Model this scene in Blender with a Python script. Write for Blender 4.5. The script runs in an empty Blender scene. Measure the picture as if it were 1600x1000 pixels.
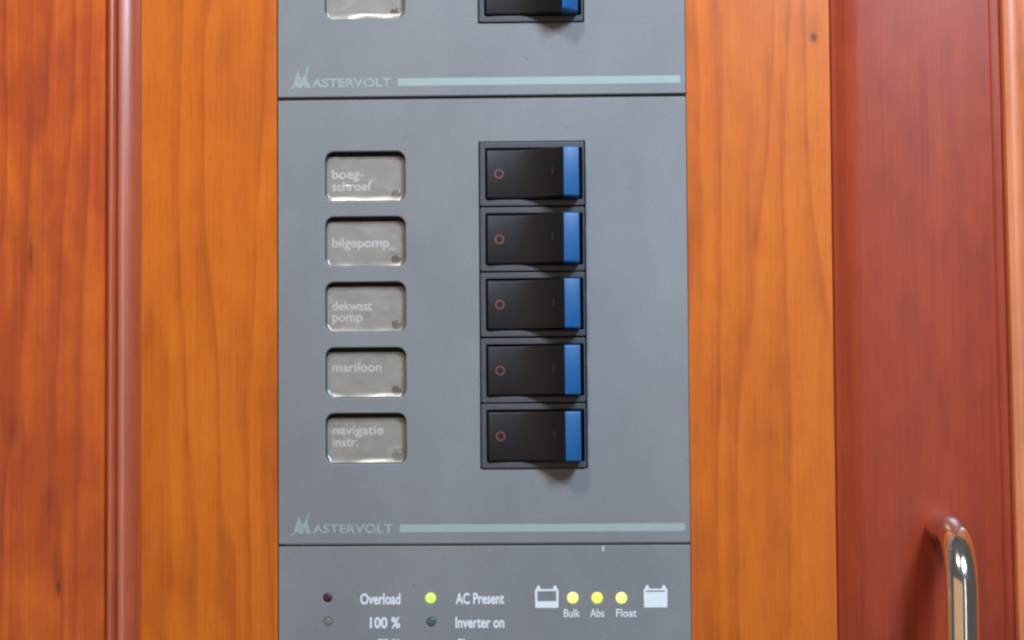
import bpy, bmesh, math, random
from mathutils import Vector, Matrix

random.seed(7)
MM = 0.001
scene = bpy.context.scene
C = scene.collection


def lin(r, g, b):
    f = lambda c: c / 12.92 if c <= 0.04045 else ((c + 0.055) / 1.055) ** 2.4
    return (f(r / 255), f(g / 255), f(b / 255), 1.0)


# ------------------------------------------------------------------ camera
cam_data = bpy.data.cameras.new('camera')
cam = bpy.data.objects.new('camera', cam_data)
C.objects.link(cam)
RIGHT = Vector((0.99959947, 0.02751414, -0.00662342))
FWD = Vector((-0.02718502, 0.99859458, 0.04549556))
UP = Vector((0.00786588, -0.04529728, 0.99894258))
cam.matrix_world = Matrix((
    (RIGHT.x, UP.x, -FWD.x, 24.90 * MM),
    (RIGHT.y, UP.y, -FWD.y, -597.89 * MM),
    (RIGHT.z, UP.z, -FWD.z, -27.40 * MM),
    (0, 0, 0, 1)))
cam_data.sensor_width = 36
cam_data.lens = 72.0
cam_data.clip_start = 0.02
cam_data.clip_end = 20
scene.camera = cam

# ------------------------------------------------------------------ light
world = bpy.data.worlds.new('World')
scene.world = world
world.use_nodes = True
bg = world.node_tree.nodes['Background']
bg.inputs['Color'].default_value = (0.92, 0.86, 0.80, 1)      # warm half-light of the wooden cabin
bg.inputs['Strength'].default_value = 0.11


def area(name, loc, target, size, size_y, power, col):
    d = bpy.data.lights.new(name, 'AREA')
    d.shape = 'RECTANGLE'
    d.size, d.size_y = size, size_y
    d.energy = power
    d.color = col
    o = bpy.data.objects.new(name, d)
    C.objects.link(o)
    o.location = loc
    o.rotation_euler = (Vector(target) - Vector(loc)).to_track_quat('-Z', 'Y').to_euler()
    return o


# hatch with sky light, above and a little to the right of the panel
area('hatch_light', (0.29, -0.50, 0.40), (0.03, 0, 0.05), 0.16, 0.16, 6.5, (0.63, 0.81, 1.0))
# small cabin lamp overhead, a little to the left
area('cabin_light', (-0.12, -0.42, 0.46), (0, 0, 0.0), 0.08, 0.08, 1.7, (1.0, 0.90, 0.78))
# added strip lamp, draws the pale streak down the chrome handle
area('handle_streak_light', (0.42, -1.40, 0.10), (0.05, 0, 0.0), 0.06, 0.80, 0.8, (1.0, 0.95, 0.88))
# added warm lamp at the left, gives the handle its orange reflection
area('handle_warm_light', (-0.62, -0.92, -0.10), (0.13, 0, -0.05), 1.5, 0.9, 2.3, (1.0, 0.60, 0.28))

scene.view_settings.view_transform = 'Standard'
scene.view_settings.look = 'None'
scene.view_settings.exposure = 0.0
scene.view_settings.gamma = 1.0
scene.view_settings.use_curve_mapping = False
scene.cycles.filter_width = 2.4


# ------------------------------------------------------------------ materials
class NT:
    """small helper to write node graphs"""

    def __init__(self, name):
        self.m = bpy.data.materials.new(name)
        self.m.use_nodes = True
        self.t = self.m.node_tree
        self.b = self.t.nodes['Principled BSDF']

    def n(self, kind, **kw):
        nd = self.t.nodes.new(kind)
        for k, v in kw.items():
            setattr(nd, k, v)
        return nd

    def put(self, sock, v):
        if hasattr(v, 'is_linked') or isinstance(v, bpy.types.NodeSocket):
            self.t.links.new(v, sock)
        else:
            sock.default_value = v

    def math(self, op, a, b=0.0, c=None, clamp=False):
        nd = self.n('ShaderNodeMath', operation=op, use_clamp=clamp)
        self.put(nd.inputs[0], a)
        self.put(nd.inputs[1], b)
        if c is not None:
            self.put(nd.inputs[2], c)
        return nd.outputs[0]

    def pos_mm(self, sx, sy, sz, off=(0, 0, 0)):
        g = self.n('ShaderNodeNewGeometry')
        mp = self.n('ShaderNodeMapping')
        mp.inputs['Scale'].default_value = (sx * 1000, sy * 1000, sz * 1000)
        mp.inputs['Location'].default_value = off
        self.t.links.new(g.outputs['Position'], mp.inputs['Vector'])
        return mp.outputs[0]

    def noise(self, vec, scale=1.0, detail=3, rough=0.5, dist=0.0):
        nd = self.n('ShaderNodeTexNoise')
        self.put(nd.inputs['Vector'], vec)
        nd.inputs['Scale'].default_value = scale
        nd.inputs['Detail'].default_value = detail
        nd.inputs['Roughness'].default_value = rough
        nd.inputs['Distortion'].default_value = dist
        return nd.outputs[0]

    def ramp(self, fac, stops):
        nd = self.n('ShaderNodeValToRGB')
        el = nd.color_ramp.elements
        el[0].position, el[0].color = stops[0]
        el[1].position, el[1].color = stops[-1]
        for p, c in stops[1:-1]:
            e = el.new(p)
            e.color = c
        self.put(nd.inputs[0], fac)
        return nd.outputs[0]

    def mix(self, fac, a, b, mode='MIX'):
        nd = self.n('ShaderNodeMix', data_type='RGBA', blend_type=mode)
        self.put(nd.inputs[0], fac)
        self.put(nd.inputs[6], a)
        self.put(nd.inputs[7], b)
        return nd.outputs[2]

    def maprange(self, v, a, b, c, d):
        nd = self.n('ShaderNodeMapRange')
        self.put(nd.inputs[0], v)
        for i, q in enumerate((a, b, c, d)):
            nd.inputs[i + 1].default_value = q
        return nd.outputs[0]

    def bump(self, h, strength, dist):
        nd = self.n('ShaderNodeBump')
        nd.inputs['Strength'].default_value = strength
        nd.inputs['Distance'].default_value = dist
        self.put(nd.inputs['Height'], h)
        self.t.links.new(nd.outputs[0], self.b.inputs['Normal'])

    def set(self, **kw):
        for k, v in kw.items():
            self.put(self.b.inputs[k.replace('_', ' ')], v)
        return self.m


def wood(name, light, mid, dark, off=(0, 0, 0), ring=0.11, ring_amt=0.35, blotch_amt=0.5, rough=0.34, coat=0.55, coat_ior=1.5,
         coat_rough=0.30, spots=(), zs=1.0, spec=.5):
    w = NT(name)
    # slow wander of the grain
    wander = w.noise(w.pos_mm(.02, .02, .0035 * zs, off), 1, 1)
    warp = w.noise(w.pos_mm(.05, .05, .045 * zs, off), 1, 1)
    g = w.n('ShaderNodeNewGeometry')
    sep = w.n('ShaderNodeSeparateXYZ')
    w.t.links.new(g.outputs['Position'], sep.inputs[0])
    x = w.math('MULTIPLY', sep.outputs[0], 1000)
    z = w.math('MULTIPLY', sep.outputs[2], 1000)
    xx = w.math('ADD', x, w.math('MULTIPLY', wander, 9))
    xx = w.math('ADD', xx, w.math('MULTIPLY', warp, 2.2))
    # uneven growth rings, sharp on one side
    irregular = w.noise(w.pos_mm(.05, .05, .004, off), 1, 2)
    ph = w.math('ADD', w.math('MULTIPLY', xx, ring), w.math('MULTIPLY', irregular, 4.6))
    saw = w.math('FRACT', ph)
    ringv = w.math('POWER', saw, 2.4)
    edge = w.maprange(saw, 0.86, 1.0, 1.0, 0.0)
    ringv = w.math('MULTIPLY', ringv, edge)
    fibre = w.noise(w.pos_mm(1.1, 1.1, .02, off), 1, 3, .55)
    fine = w.noise(w.pos_mm(5, 5, .22, off), 1, 2, .6)
    blotch = w.noise(w.pos_mm(.045, .045, .018 * zs, off), 1, 3, .6, .4)
    fac = w.math('MULTIPLY', blotch, blotch_amt)
    fac = w.math('ADD', fac, w.math('MULTIPLY', ringv, ring_amt))
    fac = w.math('ADD', fac, w.math('MULTIPLY', fibre, .34))
    fac = w.math('ADD', fac, w.math('MULTIPLY', fine, .20))
    cloud = w.noise(w.pos_mm(.17, .17, .07, off), 1, 2, .5)
    fac = w.math('ADD', fac, w.math('MULTIPLY', cloud, .34))
    centre = blotch_amt * .5 + .17 + .10 + .17 + ring_amt * .2
    fac = w.math('ADD', fac, .5 - centre, clamp=True)
    col = w.ramp(fac, [(.22, light), (.5, mid), (.82, dark)])
    # short dark pores
    pores = w.noise(w.pos_mm(3.2, 3.2, .16, off), 1, 2, .5)
    pm = w.maprange(pores, .62, .70, 0, .42)
    col = w.mix(pm, col, dark)
    for (cx, cz, rx, rz, amt) in spots:
        dx = w.math('DIVIDE', w.math('SUBTRACT', w.math('ADD', x, w.math('MULTIPLY', fibre, 1.2)), cx + .6), rx)
        dz = w.math('DIVIDE', w.math('SUBTRACT', z, cz), rz)
        d = w.math('SQRT', w.math('ADD', w.math('MULTIPLY', dx, dx), w.math('MULTIPLY', dz, dz)))
        m = w.maprange(d, .25, 1.0, amt, 0.0)
        col = w.mix(m, col, lin(70, 26, 10))
    w.bump(w.math('ADD', fine, w.math('MULTIPLY', fibre, .8)), .12, .00025)
    rg = w.maprange(blotch, .3, .7, rough - .05, rough + .07)
    return w.set(Base_Color=col, Roughness=rg, Coat_Weight=coat, Coat_Roughness=coat_rough, Coat_IOR=coat_ior, Specular_IOR_Level=spec)


M = {}
M['cherry'] = wood('cherry_wood', lin(210, 113, 28), lin(195, 97, 19), lin(162, 71, 12), (3, 1, 8), ring=.10,
                   ring_amt=.31, blotch_amt=.46, coat=.45, spec=.3, spots=((97.7, 82.1, 1.5, 2.0, .8), (97.7, 84.5, 3.0, 7.0, .25)))
M['cherry_red'] = wood('reddish_cherry_wood', lin(208, 100, 24), lin(178, 71, 21), lin(138, 44, 22), (11, 4, 2),
                       ring=.13, ring_amt=.28, blotch_amt=.8,
                       spots=((-131.8, 20, .8, 6.0, .6), (-133, 24, 6, 14, .2), (-123.3, -77, .9, 3.0, .8), (-124, -70, 2, 10, .25)))
M['mahogany'] = wood('mahogany_wood', lin(166, 66, 28), lin(149, 50, 22), lin(122, 37, 18), (5, 9, 1), ring=.05,
                     ring_amt=.10, blotch_amt=.4, rough=.50, coat_rough=.31, coat=.65, spec=.2)
M['bead_pale'] = wood('pale_bead_wood', lin(222, 134, 84), lin(206, 114, 68), lin(170, 86, 52), (2, 6, 3), ring=.12,
                      ring_amt=.12, blotch_amt=.4, rough=.34, coat_rough=.30, coat=1.0, coat_ior=1.8)
M['bead_wood'] = wood('bead_wood', lin(188, 88, 44), lin(170, 71, 36), lin(134, 48, 30), (7, 2, 3), ring=.12,
                      ring_amt=.16, blotch_amt=.5, rough=.34, coat_rough=.25, coat=1.0, coat_ior=2.2)


def plain(name, col, rough=.5, metal=0.0, mott=0.0, scale=.6, bump=0.0, bscale=2.5, coat=0.0, spec=.5):
    w = NT(name)
    n1 = w.noise(w.pos_mm(scale, scale, scale), 1, 4, .6)
    n2 = w.noise(w.pos_mm(bscale, bscale, bscale), 1, 3, .6)
    k = w.maprange(n1, .3, .7, 1 - mott, 1 + mott)
    cc = w.n('ShaderNodeCombineColor')
    for i in range(3):
        w.put(cc.inputs[i], w.math('MULTIPLY', k, col[i]))
    if bump:
        w.bump(n2, bump, .0002)
    return w.set(Base_Color=cc.outputs[0], Roughness=w.maprange(n2, .3, .7, rough - .04, rough + .04), Metallic=metal,
                 Coat_Weight=coat, Specular_IOR_Level=spec)


# matt grey powder-coated faceplate: fine grain, faint smudges, a few dark specks
w = NT('grey_faceplate')
grain = w.noise(w.pos_mm(2.2, 2.2, 2.2), 1, 4, .7)
smudge = w.noise(w.pos_mm(.03, .03, .02), 1, 5, .65, .3)
speck = w.noise(w.pos_mm(.33, .33, .33), 1, 1, .4)
col = w.ramp(w.math('ADD', w.math('MULTIPLY', grain, .66), w.math('MULTIPLY', smudge, .34)),
             [(.3, lin(108, 110, 114)), (.5, lin(124, 126, 130)), (.7, lin(140, 142, 146))])
col = w.mix(w.maprange(speck, .775, .80, 0, .5), col, lin(70, 68, 68))
w.bump(grain, .3, .0002)
M['plate'] = w.set(Base_Color=col, Roughness=w.maprange(smudge, .3, .7, .52, .62), Specular_IOR_Level=.4)

M['backing'] = plain('dark_backing', lin(22, 22, 24), .7)
M['shade_ring'] = plain('window_shade_grey', lin(58, 57, 60), .6)
M['bezel'] = plain('bezel_plastic', lin(74, 76, 82), .42, mott=.10, bump=.1)
M['black'] = plain('black_rocker_plastic', lin(22, 20, 24), .44, mott=.12, bump=.06, scale=.3, spec=.4)
M['blue'] = plain('blue_rocker_plastic', lin(13, 84, 140), .42, mott=.05)
M['print_logo'] = plain('worn_green_print', lin(145, 160, 159), .5, mott=.2, scale=.7)
M['print_green'] = plain('pale_green_print', lin(150, 166, 165), .5, mott=.04, scale=.2)
M['print_white'] = plain('white_print', lin(222, 228, 236), .5, mott=.04)
M['label_print'] = plain('worn_white_label_print', lin(200, 198, 198), .5, mott=.22, scale=1.2)
M['red_mark'] = plain('faded_red_mark', lin(122, 62, 58), .5, mott=.15, scale=1.5)
M['faint_mark'] = plain('worn_mark', lin(62, 56, 56), .5)
M['lamp_off'] = plain('unlit_lamp', lin(84, 80, 72), .3, coat=.3)
M['lamp_brown'] = plain('unlit_brown_lamp', lin(112, 96, 90), .3, coat=.3)
M['led_red'] = plain('unlit_red_lamp', lin(58, 24, 34), .3, coat=.4)
M['led_olive'] = plain('unlit_olive_lamp', lin(112, 118, 112), .4)
M['led_teal'] = plain('unlit_green_lamp', lin(66, 88, 94), .35, coat=.3)
M['glint'] = plain('glint_white', lin(205, 212, 215), .4)
M['card'] = plain('label_card', lin(146, 141, 136), .5, mott=.10, scale=.12)


def led(name, col, strength):
    w = NT(name)
    lw = w.noise(w.pos_mm(.4, .4, .4), 1, 2)
    k = w.maprange(lw, .3, .7, .94, 1.06)
    return w.set(Base_Color=(col[0] * .3, col[1] * .3, col[2] * .3, 1), Roughness=.3, Emission_Color=col, Emission_Strength=w.math('MULTIPLY', k, strength))


M['led_green'] = led('lit_green_lamp', (.50, .75, .12, 1), 1.35)
M['led_yellow'] = led('lit_yellow_lamp', (.70, .78, .12, 1), 1.30)
M['led_pale'] = led('lit_pale_yellow_lamp', (.74, .80, .22, 1), 1.40)

w = NT('polished_chrome')
M['chrome'] = w.set(Base_Color=(.80, .80, .80, 1), Metallic=1.0,
                    Roughness=w.maprange(w.noise(w.pos_mm(.3, .3, .1), 1, 3), .3, .7, .09, .17))

# thin, slightly cloudy film over the labels
w = NT('clear_film')
cloud = w.noise(w.pos_mm(.16, .16, .22), 1, 3, .6, .5)
fr = w.n('ShaderNodeFresnel')
fr.inputs['IOR'].default_value = 1.5
w.set(Base_Color=(.66, .65, .63, 1), Roughness=.6)
tr = w.n('ShaderNodeBsdfTransparent')
tr.inputs['Color'].default_value = (.96, .96, .95, 1)
gl = w.n('ShaderNodeBsdfGlossy')
gl.inputs['Roughness'].default_value = .30
m1 = w.n('ShaderNodeMixShader')
w.t.links.new(w.maprange(cloud, .45, .72, .02, .20), m1.inputs[0])
w.t.links.new(tr.outputs[0], m1.inputs[1])
w.t.links.new(w.b.outputs[0], m1.inputs[2])
m2 = w.n('ShaderNodeMixShader')
w.t.links.new(w.math('MULTIPLY', fr.outputs[0], 2.2, clamp=True), m2.inputs[0])
w.t.links.new(m1.outputs[0], m2.inputs[1])
w.t.links.new(gl.outputs[0], m2.inputs[2])
w.t.links.new(m2.outputs[0], w.t.nodes['Material Output'].inputs['Surface'])
M['film'] = w.m


# ------------------------------------------------------------------ mesh helpers (all in mm, x right, y into the wall, z up)
def link_mesh(name, verts, faces, mat, parent=None, smooth=False, sharp=35):
    """verts in mm and world coordinates; origin is moved to the middle of the piece"""
    me = bpy.data.meshes.new(name)
    lo = [min(v[i] for v in verts) for i in range(3)]
    hi = [max(v[i] for v in verts) for i in range(3)]
    c = [(a + b) / 2 for a, b in zip(lo, hi)]
    me.from_pydata([[(v[i] - c[i]) * MM for i in range(3)] for v in verts], [], faces)
    bm = bmesh.new()
    bm.from_mesh(me)
    bmesh.ops.remove_doubles(bm, verts=bm.verts, dist=1e-7)
    bmesh.ops.recalc_face_normals(bm, faces=bm.faces)
    bm.to_mesh(me)
    bm.free()
    if smooth:
        me.shade_smooth()
        me.set_sharp_from_angle(angle=math.radians(sharp))
    me.materials.append(M[mat])
    o = bpy.data.objects.new(name, me)
    C.objects.link(o)
    loc = Vector(c) * MM
    if parent:
        o.parent = parent
        loc = loc - world_loc(parent)
    o.location = loc
    return o


def world_loc(o):
    v = Vector(o.location)
    while o.parent:
        o = o.parent
        v += o.location
    return v


def empty(name, loc, label, cat, group=None):
    o = bpy.data.objects.new(name, None)
    o.empty_display_size = .01
    o.location = Vector(loc) * MM
    C.objects.link(o)
    o['label'] = label
    o['category'] = cat
    if group:
        o['group'] = group
    return o


def rrect(x0, x1, z0, z1, r, n=6):
    pts = []
    for cx, cz, a0 in ((x1 - r, z1 - r, 0), (x0 + r, z1 - r, 90), (x0 + r, z0 + r, 180), (x1 - r, z0 + r, 270)):
        for i in range(n + 1):
            a = math.radians(a0 + 90 * i / n)
            pts.append((cx + r * math.cos(a), cz + r * math.sin(a)))
    return pts


def circle(cx, cz, r, n=24):
    return [(cx + r * math.cos(2 * math.pi * i / n), cz + r * math.sin(2 * math.pi * i / n)) for i in range(n)]


def curve_to_mesh(cd):
    o = bpy.data.objects.new('work', cd)
    C.objects.link(o)
    dg = bpy.context.evaluated_depsgraph_get()
    me = bpy.data.meshes.new_from_object(o.evaluated_get(dg))
    vs = [tuple(v.co) for v in me.vertices]
    fs = [tuple(p.vertices) for p in me.polygons]
    bpy.data.objects.remove(o)
    bpy.data.curves.remove(cd)
    bpy.data.meshes.remove(me)
    return vs, fs


def plate_geo(loops, y_front, y_back, bevel=0.0):
    """flat plate with holes standing in the xz plane, outlines in mm"""
    cd = bpy.data.curves.new('work', 'CURVE')
    cd.dimensions = '2D'
    cd.fill_mode = 'BOTH'
    th = (y_back - y_front) / 2
    cd.extrude = th - bevel
    cd.bevel_depth = bevel
    cd.bevel_resolution = 2
    cd.offset = -bevel
    for lp in loops:
        s = cd.splines.new('POLY')
        s.points.add(len(lp) - 1)
        for p, (a, b) in zip(s.points, lp):
            p.co = (a, b, 0, 1)
        s.use_cyclic_u = True
    vs, fs = curve_to_mesh(cd)
    mid = (y_front + y_back) / 2
    return [(v[0], mid - v[2], v[1]) for v in vs], fs


def plate(name, loops, y_front, y_back, mat, parent, bevel=0.0, smooth=False):
    vs, fs = plate_geo(loops, y_front, y_back, bevel)
    return link_mesh(name, vs, fs, mat, parent, smooth)


_cap = {}


def text_geo(s, offset=0.0):
    cd = bpy.data.curves.new('work', 'FONT')
    cd.body = s
    cd.size = 1.0
    cd.offset = offset
    cd.extrude = .01
    cd.resolution_u = 4
    return curve_to_mesh(cd)


def text(name, lines, y, mat, parent, cap, bold=.012, proud=.03):
    """lines: (string, x0, x1, baseline z). Each line is fitted to its width, letters cap mm high"""
    if bold not in _cap:
        v, _ = text_geo('H', bold)
        _cap[bold] = max(p[1] for p in v) - min(p[1] for p in v)
    V, F = [], []
    for s, x0, x1, zb in lines:
        vs, fs = text_geo(s, bold)
        a = min(p[0] for p in vs)
        b = max(p[0] for p in vs)
        sx = (x1 - x0) / (b - a)
        sy = cap / _cap[bold]
        k = len(V)
        for p in vs:
            V.append((x0 + (p[0] - a) * sx, y - (proud if p[2] > 0 else -.01), zb + p[1] * sy))
        F += [tuple(i + k for i in f) for f in fs]
    return link_mesh(name, V, F, mat, parent)


def extrude_profile(name, prof, z0, z1, mat, parent, nz=2, back=None, fn=None, sharp=30):
    """profile points (x, y) in mm swept vertically, closed at the back to depth `back`"""
    pts = list(prof)
    if back is not None:
        pts = pts + [(pts[-1][0], back), (pts[0][0], back)]
    n = len(pts)
    V, F = [], []
    for k in range(nz):
        z = z0 + (z1 - z0) * k / (nz - 1)
        for x, y in pts:
            p = (x, y, z)
            V.append(fn(p) if fn else p)
    for k in range(nz - 1):
        for i in range(n):
            j = (i + 1) % n
            F.append((k * n + i, k * n + j, (k + 1) * n + j, (k + 1) * n + i))
    F.append(tuple(range(n)))
    F.append(tuple((nz - 1) * n + i for i in range(n)))
    return link_mesh(name, V, F, mat, parent, True, sharp)


def arc(cx, cy, rx, ry, a0, a1, n=12):
    return [(cx + rx * math.cos(math.radians(a0 + (a1 - a0) * i / n)),
             cy + ry * math.sin(math.radians(a0 + (a1 - a0) * i / n))) for i in range(n + 1)]


def dome(name, cx, cz, r, y, h, mat, parent):
    """small rounded lens standing h proud of depth y"""
    V, F = [], []
    n, m = 20, 5
    for k in range(m):
        a = math.pi / 2 * k / m
        for i in range(n):
            t = 2 * math.pi * i / n
            V.append((cx + r * math.cos(a) * math.cos(t), y - h * math.sin(a), cz + r * math.cos(a) * math.sin(t)))
    V.append((cx, y - h, cz))
    for k in range(m - 1):
        for i in range(n):
            j = (i + 1) % n
            F.append((k * n + i, k * n + j, (k + 1) * n + j, (k + 1) * n + i))
    for i in range(n):
        F.append(((m - 1) * n + i, (m - 1) * n + (i + 1) % n, m * n))
    base = len(V)
    for i in range(n):
        V.append((V[i][0], y + .4, V[i][2]))
    for i in range(n):
        j = (i + 1) % n
        F.append((base + i, base + j, j, i))
    return link_mesh(name, V, F, mat, parent, True, 50)


# ------------------------------------------------------------------ wooden wall behind the panels
wall = plate('wall', [[(-101.6, -200), (102.2, -200), (102.2, 225), (-101.6, 225)],
                      [(-60.3, -191), (60.2, -191), (60.2, 197), (-60.3, 197)]], .8, 16, 'cherry', None)
wall['kind'] = 'structure'

# ------------------------------------------------------------------ left cabinet door
ldoor = empty('cabinet_door', (-150, 3, -190),
              'orange-brown cherry door with a glossy rounded moulding, left of the grey panels', 'cabinet door')
extrude_profile('door_panel', [(-215, -5), (-109.9, -5), (-109.5, -4.6)], -190, 220, 'cherry_red', ldoor, 2, back=14)
prof = [(-109.4, -4.7)] + arc(-108.0, -4.9, 1.35, 2.0, 180, 300, 8) + [(-106.3, -5.2), (-105.7, -5.0), (-105.4, -5.4)]
prof += [(-105.4, -6.2)] + arc(-106.4, 0.03, 7.1, 7.1, 277, 318, 14)
prof += [(-101.0, -4.0), (-100.95, -2.0)] + arc(-101.3, -.6, .85, 1.0, 290, 360, 6) + [(-100.45, .6)]
extrude_profile('moulding', prof, -190, 220, 'bead_wood', ldoor, 2, back=14)

# ------------------------------------------------------------------ right cabinet door
rdoor = empty('cabinet_door', (135, 3, -190),
              'dark red mahogany door with a chrome bow handle, right of the grey panels', 'cabinet door')


def lean(p):
    x, y, z = p
    t = min(1, max(0, (x - 110) / 37))
    return (x - z * .0085 * t, y, z)


prof = [(102.3, 2.9), (102.3, .9)] + arc(103.2, .9, .9, 1.2, 180, 240, 4) + [(103.0 + 7.6 * u / 12, .1 - 2.6 * math.sin(u / 12 * math.pi / 2)) for u in range(1, 13)]
prof += [(148.6, -2.5)] + arc(148.6, -1.7, .8, .8, 270, 350, 4) + [(149.55, -.5), (152.25, -.3)]
extrude_profile('door_panel', prof, -190, 220, 'mahogany', rdoor, 24, back=14, fn=lean)
prof = [(152.3, -.2)] + arc(153.3, -1.4, .9, 1.2, 180, 235, 5) + arc(155.1, 1.7, 5.2, 5.2, 245, 296, 14) + arc(157.0, -2.3, .5, .6, 300, 360, 5)
prof += [(157.5, -.8)]
extrude_profile('moulding', prof, -190, 220, 'bead_pale', rdoor, 24, back=14, fn=lean)
extrude_profile('door_frame', [(157.6, -.5), (230, -.5)], -190, 220, 'cherry', rdoor, 24, back=14, fn=lean)

# bow handle: tube swept from the upper foot, round the bend, down and back
path = []
hx, z_top, z_bot, y_base, y_front, R = 131.8, -61.2, -189.0, -2.4, -34.0, 17.0
path.append((hx, y_base, z_top))
path.append((hx, (y_base + y_front + R) / 2, z_top))
for i in range(13):
    a = math.radians(90 * i / 12)
    path.append((hx, y_front + R - R * math.sin(a), z_top - R + R * math.cos(a)))
for i in range(1, 6):
    path.append((hx, y_front, z_top - R + (z_bot + R - z_top + R) * i / 6))
for i in range(13):
    a = math.radians(90 * i / 12)
    path.append((hx, y_front + R - R * math.cos(a), z_bot + R - R * math.sin(a)))
path.append((hx, y_base, z_bot))
V, F = [], []
n, r = 28, 4.35
for k, p in enumerate(path):
    a = Vector(path[max(0, k - 1)])
    b = Vector(path[min(len(path) - 1, k + 1)])
    t = (b - a).normalized()
    e1 = Vector((1, 0, 0))
    e2 = t.cross(e1)
    rr = r * (1.0 if 0 < k < len(path) - 1 else 1.02)
    for i in range(n):
        q = 2 * math.pi * i / n
        V.append(tuple(Vector(p) + rr * (math.cos(q) * e1 + math.sin(q) * e2)))
for k in range(len(path) - 1):
    for i in range(n):
        j = (i + 1) % n
        F.append((k * n + i, k * n + j, (k + 1) * n + j, (k + 1) * n + i))
F.append(tuple(range(n)))
F.append(tuple((len(path) - 1) * n + i for i in range(n)))
handle = link_mesh('handle', V, F, 'chrome', rdoor, True, 60)
handle['label'] = 'polished chrome bow handle on the red door'

# ------------------------------------------------------------------ panel modules
WX0, WX1, WH, WP = -46.15, -22.45, 14.75, 19.23        # label windows
SX0, SX1, SP = -0.85, 30.35, 19.16                      # switch column
PITCH = 130.9


def win_top(row):
    return 49.84 - WP * row


def sw_top(row):
    return 52.25 - SP * row


def window_loop(row, dz):
    t = win_top(row) + dz
    return rrect(WX0, WX1, t - WH, t, 2.6)


def make_window(parent, row, dz, lines, lamp_mat, curl):
    t = win_top(row) + dz
    card = plate('label_window', [rrect(WX0 + .2, WX1 - .2, t - WH + .2, t - 1.3, 2.2)], 2.5, 3.3, 'card', parent)
    plate('window_shade_ring', [rrect(WX0 + .01, WX1 - .01, t - WH + .01, t - .01, 2.58), rrect(WX0 + .14, WX1 - .14, t - WH + .14, t - .14, 2.44)], .45, 2.98, 'shade_ring', card)  # dark ring added to deepen the shade round the window opening
    if lines:
        text('lettering', lines, 2.5, 'label_print', card, 2.75, .016)
    dome('indicator_lamp', -25.4, t - 12.5, 1.45, 2.45, .25, lamp_mat, card)
    # loose clear film: lower edge curls forward, shallow wrinkles
    rnd = random.Random(curl)
    bumps = [(rnd.uniform(.08, .92), rnd.uniform(.3, .95), rnd.uniform(.03, .07), rnd.uniform(.03, .06), rnd.uniform(.12, .30))
             for _ in range(6)]
    ends = [rnd.uniform(.25, 1.0) for _ in range(5)]
    nx, nz = 60, 40
    V, F = [], []
    x0, x1, z0, z1 = WX0 + .5, WX1 - .5, t - WH + .35, t - 1.45
    for k in range(nz + 1):
        v = (k / nz) ** 1.4
        for i in range(nx + 1):
            u = i / nx
            e = u * 4
            a = int(min(3, e))
            amp = ends[a] + (ends[a + 1] - ends[a]) * (e - a)
            lift = .7 * amp * max(0, 1 - v / .14) ** 1.5
            lift += .10 * math.sin(u * 5 + curl) * (v * (1 - v))
            for (bu, bv, su, sv, h) in bumps:
                lift += h * math.exp(-((u - bu) / su) ** 2 - ((v - bv) / sv) ** 2)
            # rounded lower corners
            c = max(0, abs(u - .5) - .44) / .06
            zz = z0 + (z1 - z0) * v + (1.5 * c * c if v < .2 else 0) * (1 - v / .2 if v < .2 else 0)
            V.append((x0 + (x1 - x0) * u, 2.0 - lift, zz))
    for k in range(nz):
        for i in range(nx):
            q = k * (nx + 1) + i
            F.append((q, q + 1, q + nx + 2, q + nx + 1))
    link_mesh('film_cover', V, F, 'film', card, True, 80)
    return card


# --- rocker switch, built once at row position 0 relative to its top left corner
def rocker_h(x, crest, low):
    """height of the concave black face above the faceplate; x from its left end"""
    if x < 8:
        return 1.25 + .55 * ((8 - x) / 8) ** 2
    return 1.25 + (crest - 1.25) * ((x - 8) / 14.3) ** 2


def loft(stations, half, zc, base, name, mat, parent, x_off, rnd=.55):
    V, F = [], []
    n = 0
    for x, h in stations:
        prof = [(half, base)]
        prof.append((half, -(h - rnd)))
        for i in range(1, 4):
            a = math.radians(30 * i)
            prof.append((half - rnd + rnd * math.cos(a), -(h - rnd + rnd * math.sin(a))))
        loop = prof + [(-a, b) for a, b in reversed(prof)]
        n = len(loop)
        for zz, yy in loop:
            V.append((x_off + x, yy, zc + zz))
    for k in range(len(stations) - 1):
        for i in range(n):
            j = (i + 1) % n
            F.append((k * n + i, k * n + j, (k + 1) * n + j, (k + 1) * n + i))
    F.append(tuple(range(n)))
    F.append(tuple((len(stations) - 1) * n + i for i in range(n)))
    return link_mesh(name, V, F, mat, parent, True, 40)


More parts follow.
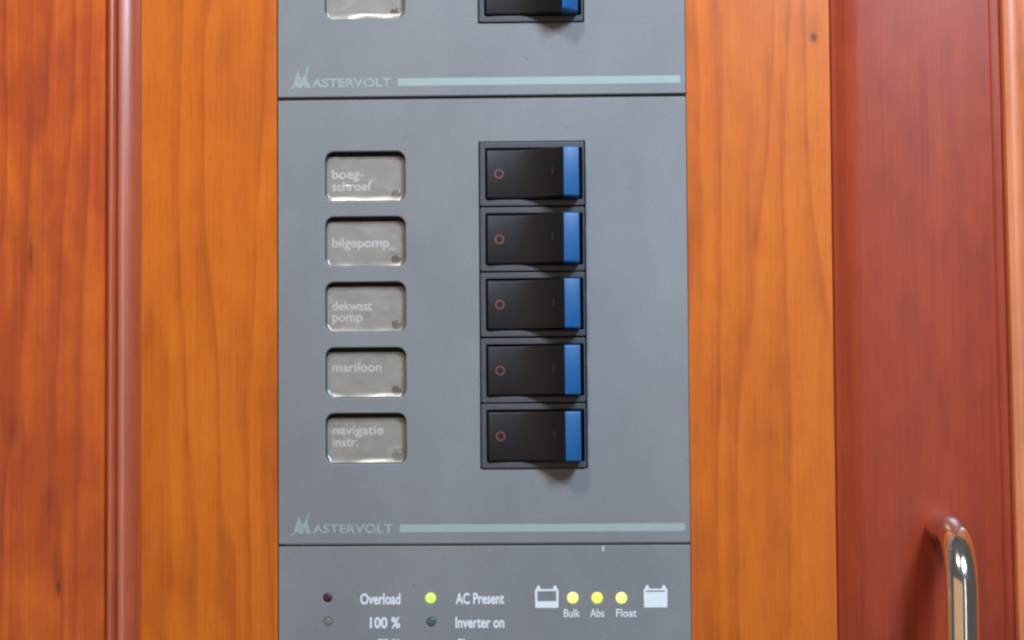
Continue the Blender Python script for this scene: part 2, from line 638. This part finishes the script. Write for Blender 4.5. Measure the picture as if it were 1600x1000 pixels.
def make_switch(parent, row, dz, crest, tip_end):
    t = sw_top(row) + dz
    zc = t - SP / 2
    bez = plate('rocker_switch', [rrect(SX0 + .32, SX1 - .32, t - SP + .2, t - .2, .5, 3),
                                  rrect(1.05, 29.45, zc - 7.6, zc + 7.6, .4, 3)], -.7, 1.9, 'bezel', parent, .28)
    zr = zc - .15
    x0 = 1.55
    st = [(22.3 * i / 30, rocker_h(22.3 * i / 30, crest, 1.2)) for i in range(31)]
    st[0] = (0, st[0][1] - .35)
    st.insert(1, (.25, rocker_h(.25, crest, 1.2)))
    loft(st, 7.2, zr, 1.4, 'rocker', 'black', bez, x0)
    tip = [(22.3, crest - .35), (22.55, crest)]
    for i in range(1, 7):
        u = i / 6
        tip.append((22.55 + 4.2 * u, crest - (crest - tip_end) * u ** 1.5))
    tip.append((27.0, tip_end - .6))
    loft(tip, 7.2, zr, 1.4, 'blue_tip', 'blue', bez, x0, .5)

    def ydraw(x):
        return -(rocker_h(x - x0, crest, 1.2) + .03)

    V, F = [], []
    n = 28
    for i in range(n):
        q = 2 * math.pi * i / n
        for rr in (1.0, 1.38):
            x = 5.15 + rr * math.cos(q)
            V.append((x, ydraw(x), zc - .05 + rr * math.sin(q)))
    for i in range(n):
        j = (i + 1) % n
        F.append((2 * i, 2 * i + 1, 2 * j + 1, 2 * j))
    link_mesh('off_mark', V, F, 'red_mark', bez)
    V, F = [], []
    for k, x in enumerate((20.65, 20.8, 20.95)):
        for s in (-1.1, 1.1):
            V.append((x, ydraw(x) - .02, zc + .3 + s))
    F = [(0, 1, 3, 2), (2, 3, 5, 4)]
    link_mesh('on_mark', V, F, 'faint_mark', bez)
    return bez


def copy_part(src, dz, parent):
    o = src.copy()
    C.objects.link(o)
    o.parent = parent
    o.location = src.location.copy()
    o.location.z += dz * MM
    for ch in src.children:
        c = ch.copy()
        C.objects.link(c)
        c.parent = o
        c.location = ch.location.copy()
    return o


def logo(parent, dz):
    """leaf-like M with a lightning stroke, then the capitals of the name"""
    zb = -61.9 + dz
    loops = [
        [(-56.9, zb - 1.1), (-55.4, zb + .4), (-54.75, zb + 2.6), (-54.0, zb + 4.9), (-53.1, zb + 2.3), (-52.2, zb + 3.4),
         (-50.6, zb + 6.9), (-51.5, zb + 3.2), (-51.15, zb + 1.6), (-50.3, zb - .15), (-52.0, zb - .15), (-52.4, zb + .9),
         (-52.9, zb - .15), (-54.2, zb - .15), (-54.7, zb + .7), (-55.3, zb - .25)]]
    plate('logo_mark', loops, -.03, .02, 'print_logo', parent)
    text('logo_lettering', [('ASTERVOLT', -50.0, -26.5, zb)], 0, 'print_logo', parent, 2.55, .022)
    plate('stripe', [[(-24.5, zb + .05), (58.45, zb + .05), (58.45, zb + 2.3), (-24.5, zb + 2.3)]], -.03, .02, 'print_green', parent)


def module_plate(parent, x0, x1, z0, z1, holes):
    plate('faceplate', [rrect(x0, x1, z0, z1, .5, 3)] + holes, 0.0, 3.4, 'plate', parent, .3)
    plate('back_box', [[(x0 + .6, z0 - .15), (x1 - .6, z0 - .15), (x1 - .6, z1 + .15), (x0 + .6, z1 + .15)]], 3.42, 3.9, 'backing', parent)


# middle panel with five labels and five switches
mid = empty('switch_panel', (0, 3, -65.4),
            'grey switch panel with five label windows and five blue-tipped rocker switches', 'switch panel',
            'grey panel modules')
holes = [window_loop(r, 0) for r in range(5)]
holes.append([(SX0, sw_top(4) - SP), (SX1, sw_top(4) - SP), (SX1, sw_top(0)), (SX0, sw_top(0))])
module_plate(mid, -60.0, 60.0, -65.2, 65.05, holes)
LBL = [
    ([('boeg-', -44.3, -34.9, 42.1), ('schroef', -44.3, -32.6, 38.5)], 'lamp_off'),
    ([('bilgepomp', -44.3, -27.5, 21.8)], 'lamp_off'),
    ([('dekwast', -44.3, -32.6, 3.2), ('pomp', -44.3, -35.4, -.1)], 'lamp_off'),
    ([('marifoon', -44.3, -29.9, -14.8)], 'lamp_off'),
    ([('navigatie', -44.3, -29.4, -33.3), ('instr.', -44.3, -36.9, -36.8)], 'lamp_brown'),
]
for r, (lines, lm) in enumerate(LBL):
    wdw = make_window(mid, r, 0, lines, lm, 11 + r)
    wdw['label'] = 'label window reading ' + ' '.join(l[0] for l in lines)
sw = make_switch(mid, 0, 0, 8.4, 7.4)
for r in range(1, 5):
    c = copy_part(sw, -SP * r + random.uniform(-.08, .08), mid)
    c.rotation_euler = (random.uniform(-.006, .006), random.uniform(-.004, .004), random.uniform(-.01, .01))
logo(mid, 0)

# upper panel, cut by the top of the picture
up = empty('switch_panel', (0, 3, -65.4 + PITCH),
           'upper grey panel cut by the top edge, only its lowest switch and label window showing', 'switch panel',
           'grey panel modules')
holes = [window_loop(r, PITCH) for r in (3, 4)]
holes.append([(SX0, sw_top(4) - SP + PITCH), (SX1, sw_top(4) - SP + PITCH), (SX1, sw_top(3) + PITCH), (SX0, sw_top(3) + PITCH)])
module_plate(up, -60.0, 60.0, 66.0, 65.2 + PITCH, holes)
for r in (3, 4):
    make_window(up, r, PITCH, None, 'lamp_off', 31 + r)
sw2 = make_switch(up, 4, PITCH, 10.0, 6.0)
copy_part(sw2, SP, up)
logo(up, PITCH)

# lower panel with the charger and inverter lamps
low = empty('indicator_panel', (0, 3, -190),
            'lower grey panel with lit green and yellow lamps, white lettering and battery symbols', 'indicator panel',
            'grey panel modules')
leds = [(-45.7, -80.8, 1.25, 'led_red', 'unlit dark red lamp beside Overload'),
        (-45.6, -87.7, 1.2, 'led_olive', 'unlit olive lamp beside 100 %'),
        (-45.6, -95.4, 1.3, 'led_red', None),
        (-15.6, -80.9, 1.55, 'led_green', 'lit green lamp beside AC Present'),
        (-15.5, -87.9, 1.3, 'led_teal', 'unlit green lamp beside Inverter on'),
        (-15.6, -95.5, 1.65, 'led_green', None),
        (25.75, -81.0, 1.65, 'led_pale', 'lit yellow lamp above Bulk'),
        (32.8, -81.05, 1.65, 'led_yellow', 'lit yellow lamp above Abs'),
        (39.85, -81.1, 1.65, 'led_pale', 'lit yellow lamp above Float')]
holes = [circle(x, z, r + .04) for x, z, r, m, l in leds]
module_plate(low, -60.0, 60.0, -65.75 - 124, -65.85, holes)
for x, z, r, m, l in leds:
    o = dome('indicator_lamp', x, z, r, .1, .8 if 'unlit' not in (l or '') else .25, m, low)
    if l:
        o['label'] = l
for s, x0, x1, zb in (('Overload', -36.1, -24.4, -82.6), ('100 %', -33.3, -24.5, -89.5), ('75 %', -31.0, -24.7, -95.9),
                      ('AC Present', -8.3, 5.8, -82.6), ('Inverter on', -8.4, 5.8, -89.5), ('Charger on', -8.3, 5.8, -95.9)):
    text('lettering', [(s, x0, x1, zb)], 0, 'print_white', low, 3.2, .024)
for s, x0, x1 in (('Bulk', 23.1, 27.8), ('Abs', 30.7, 34.8), ('Float', 38.3, 44.2)):
    text('lettering', [(s, x0, x1, -86.55)], 0, 'print_white', low, 2.3, .008)


def battery(x0, fill_top, gap):
    x1, zb, zt = x0 + 6.9, -83.9, -78.5
    outer = [(x0 + .1, zb), (x1 - .1, zb), (x1, zt - .3), (x1 - .35, zt), (x1 - .75, zt + 1.0), (x1 - 1.35, zt + 1.0),
             (x1 - 1.7, zt), (x0 + 1.7, zt), (x0 + 1.35, zt + 1.0), (x0 + .75, zt + 1.0), (x0 + .35, zt), (x0, zt - .3)]
    if gap:
        hole = [(x0 + .7, fill_top), (x1 - .7, fill_top), (x1 - .7, fill_top + .45), (x0 + .7, fill_top + .45)]
    else:
        hole = [(x0 + .7, fill_top), (x1 - .7, fill_top), (x1 - .7, zt - .55), (x0 + .7, zt - .55)]
    return plate('battery_symbol', [outer, hole], -.03, .02, 'print_white', low)


battery(14.75, -82.0, False)['label'] = 'white symbol of a nearly empty battery'
battery(46.3, -79.45, True)['label'] = 'white symbol of a full battery'
plate('painted_glint', [[(34.4, -67.6), (34.9, -67.5), (34.95, -66.2), (34.45, -66.2)]], -.03, .02, 'glint', low)  # small white glint on the top edge, painted as a flat mark
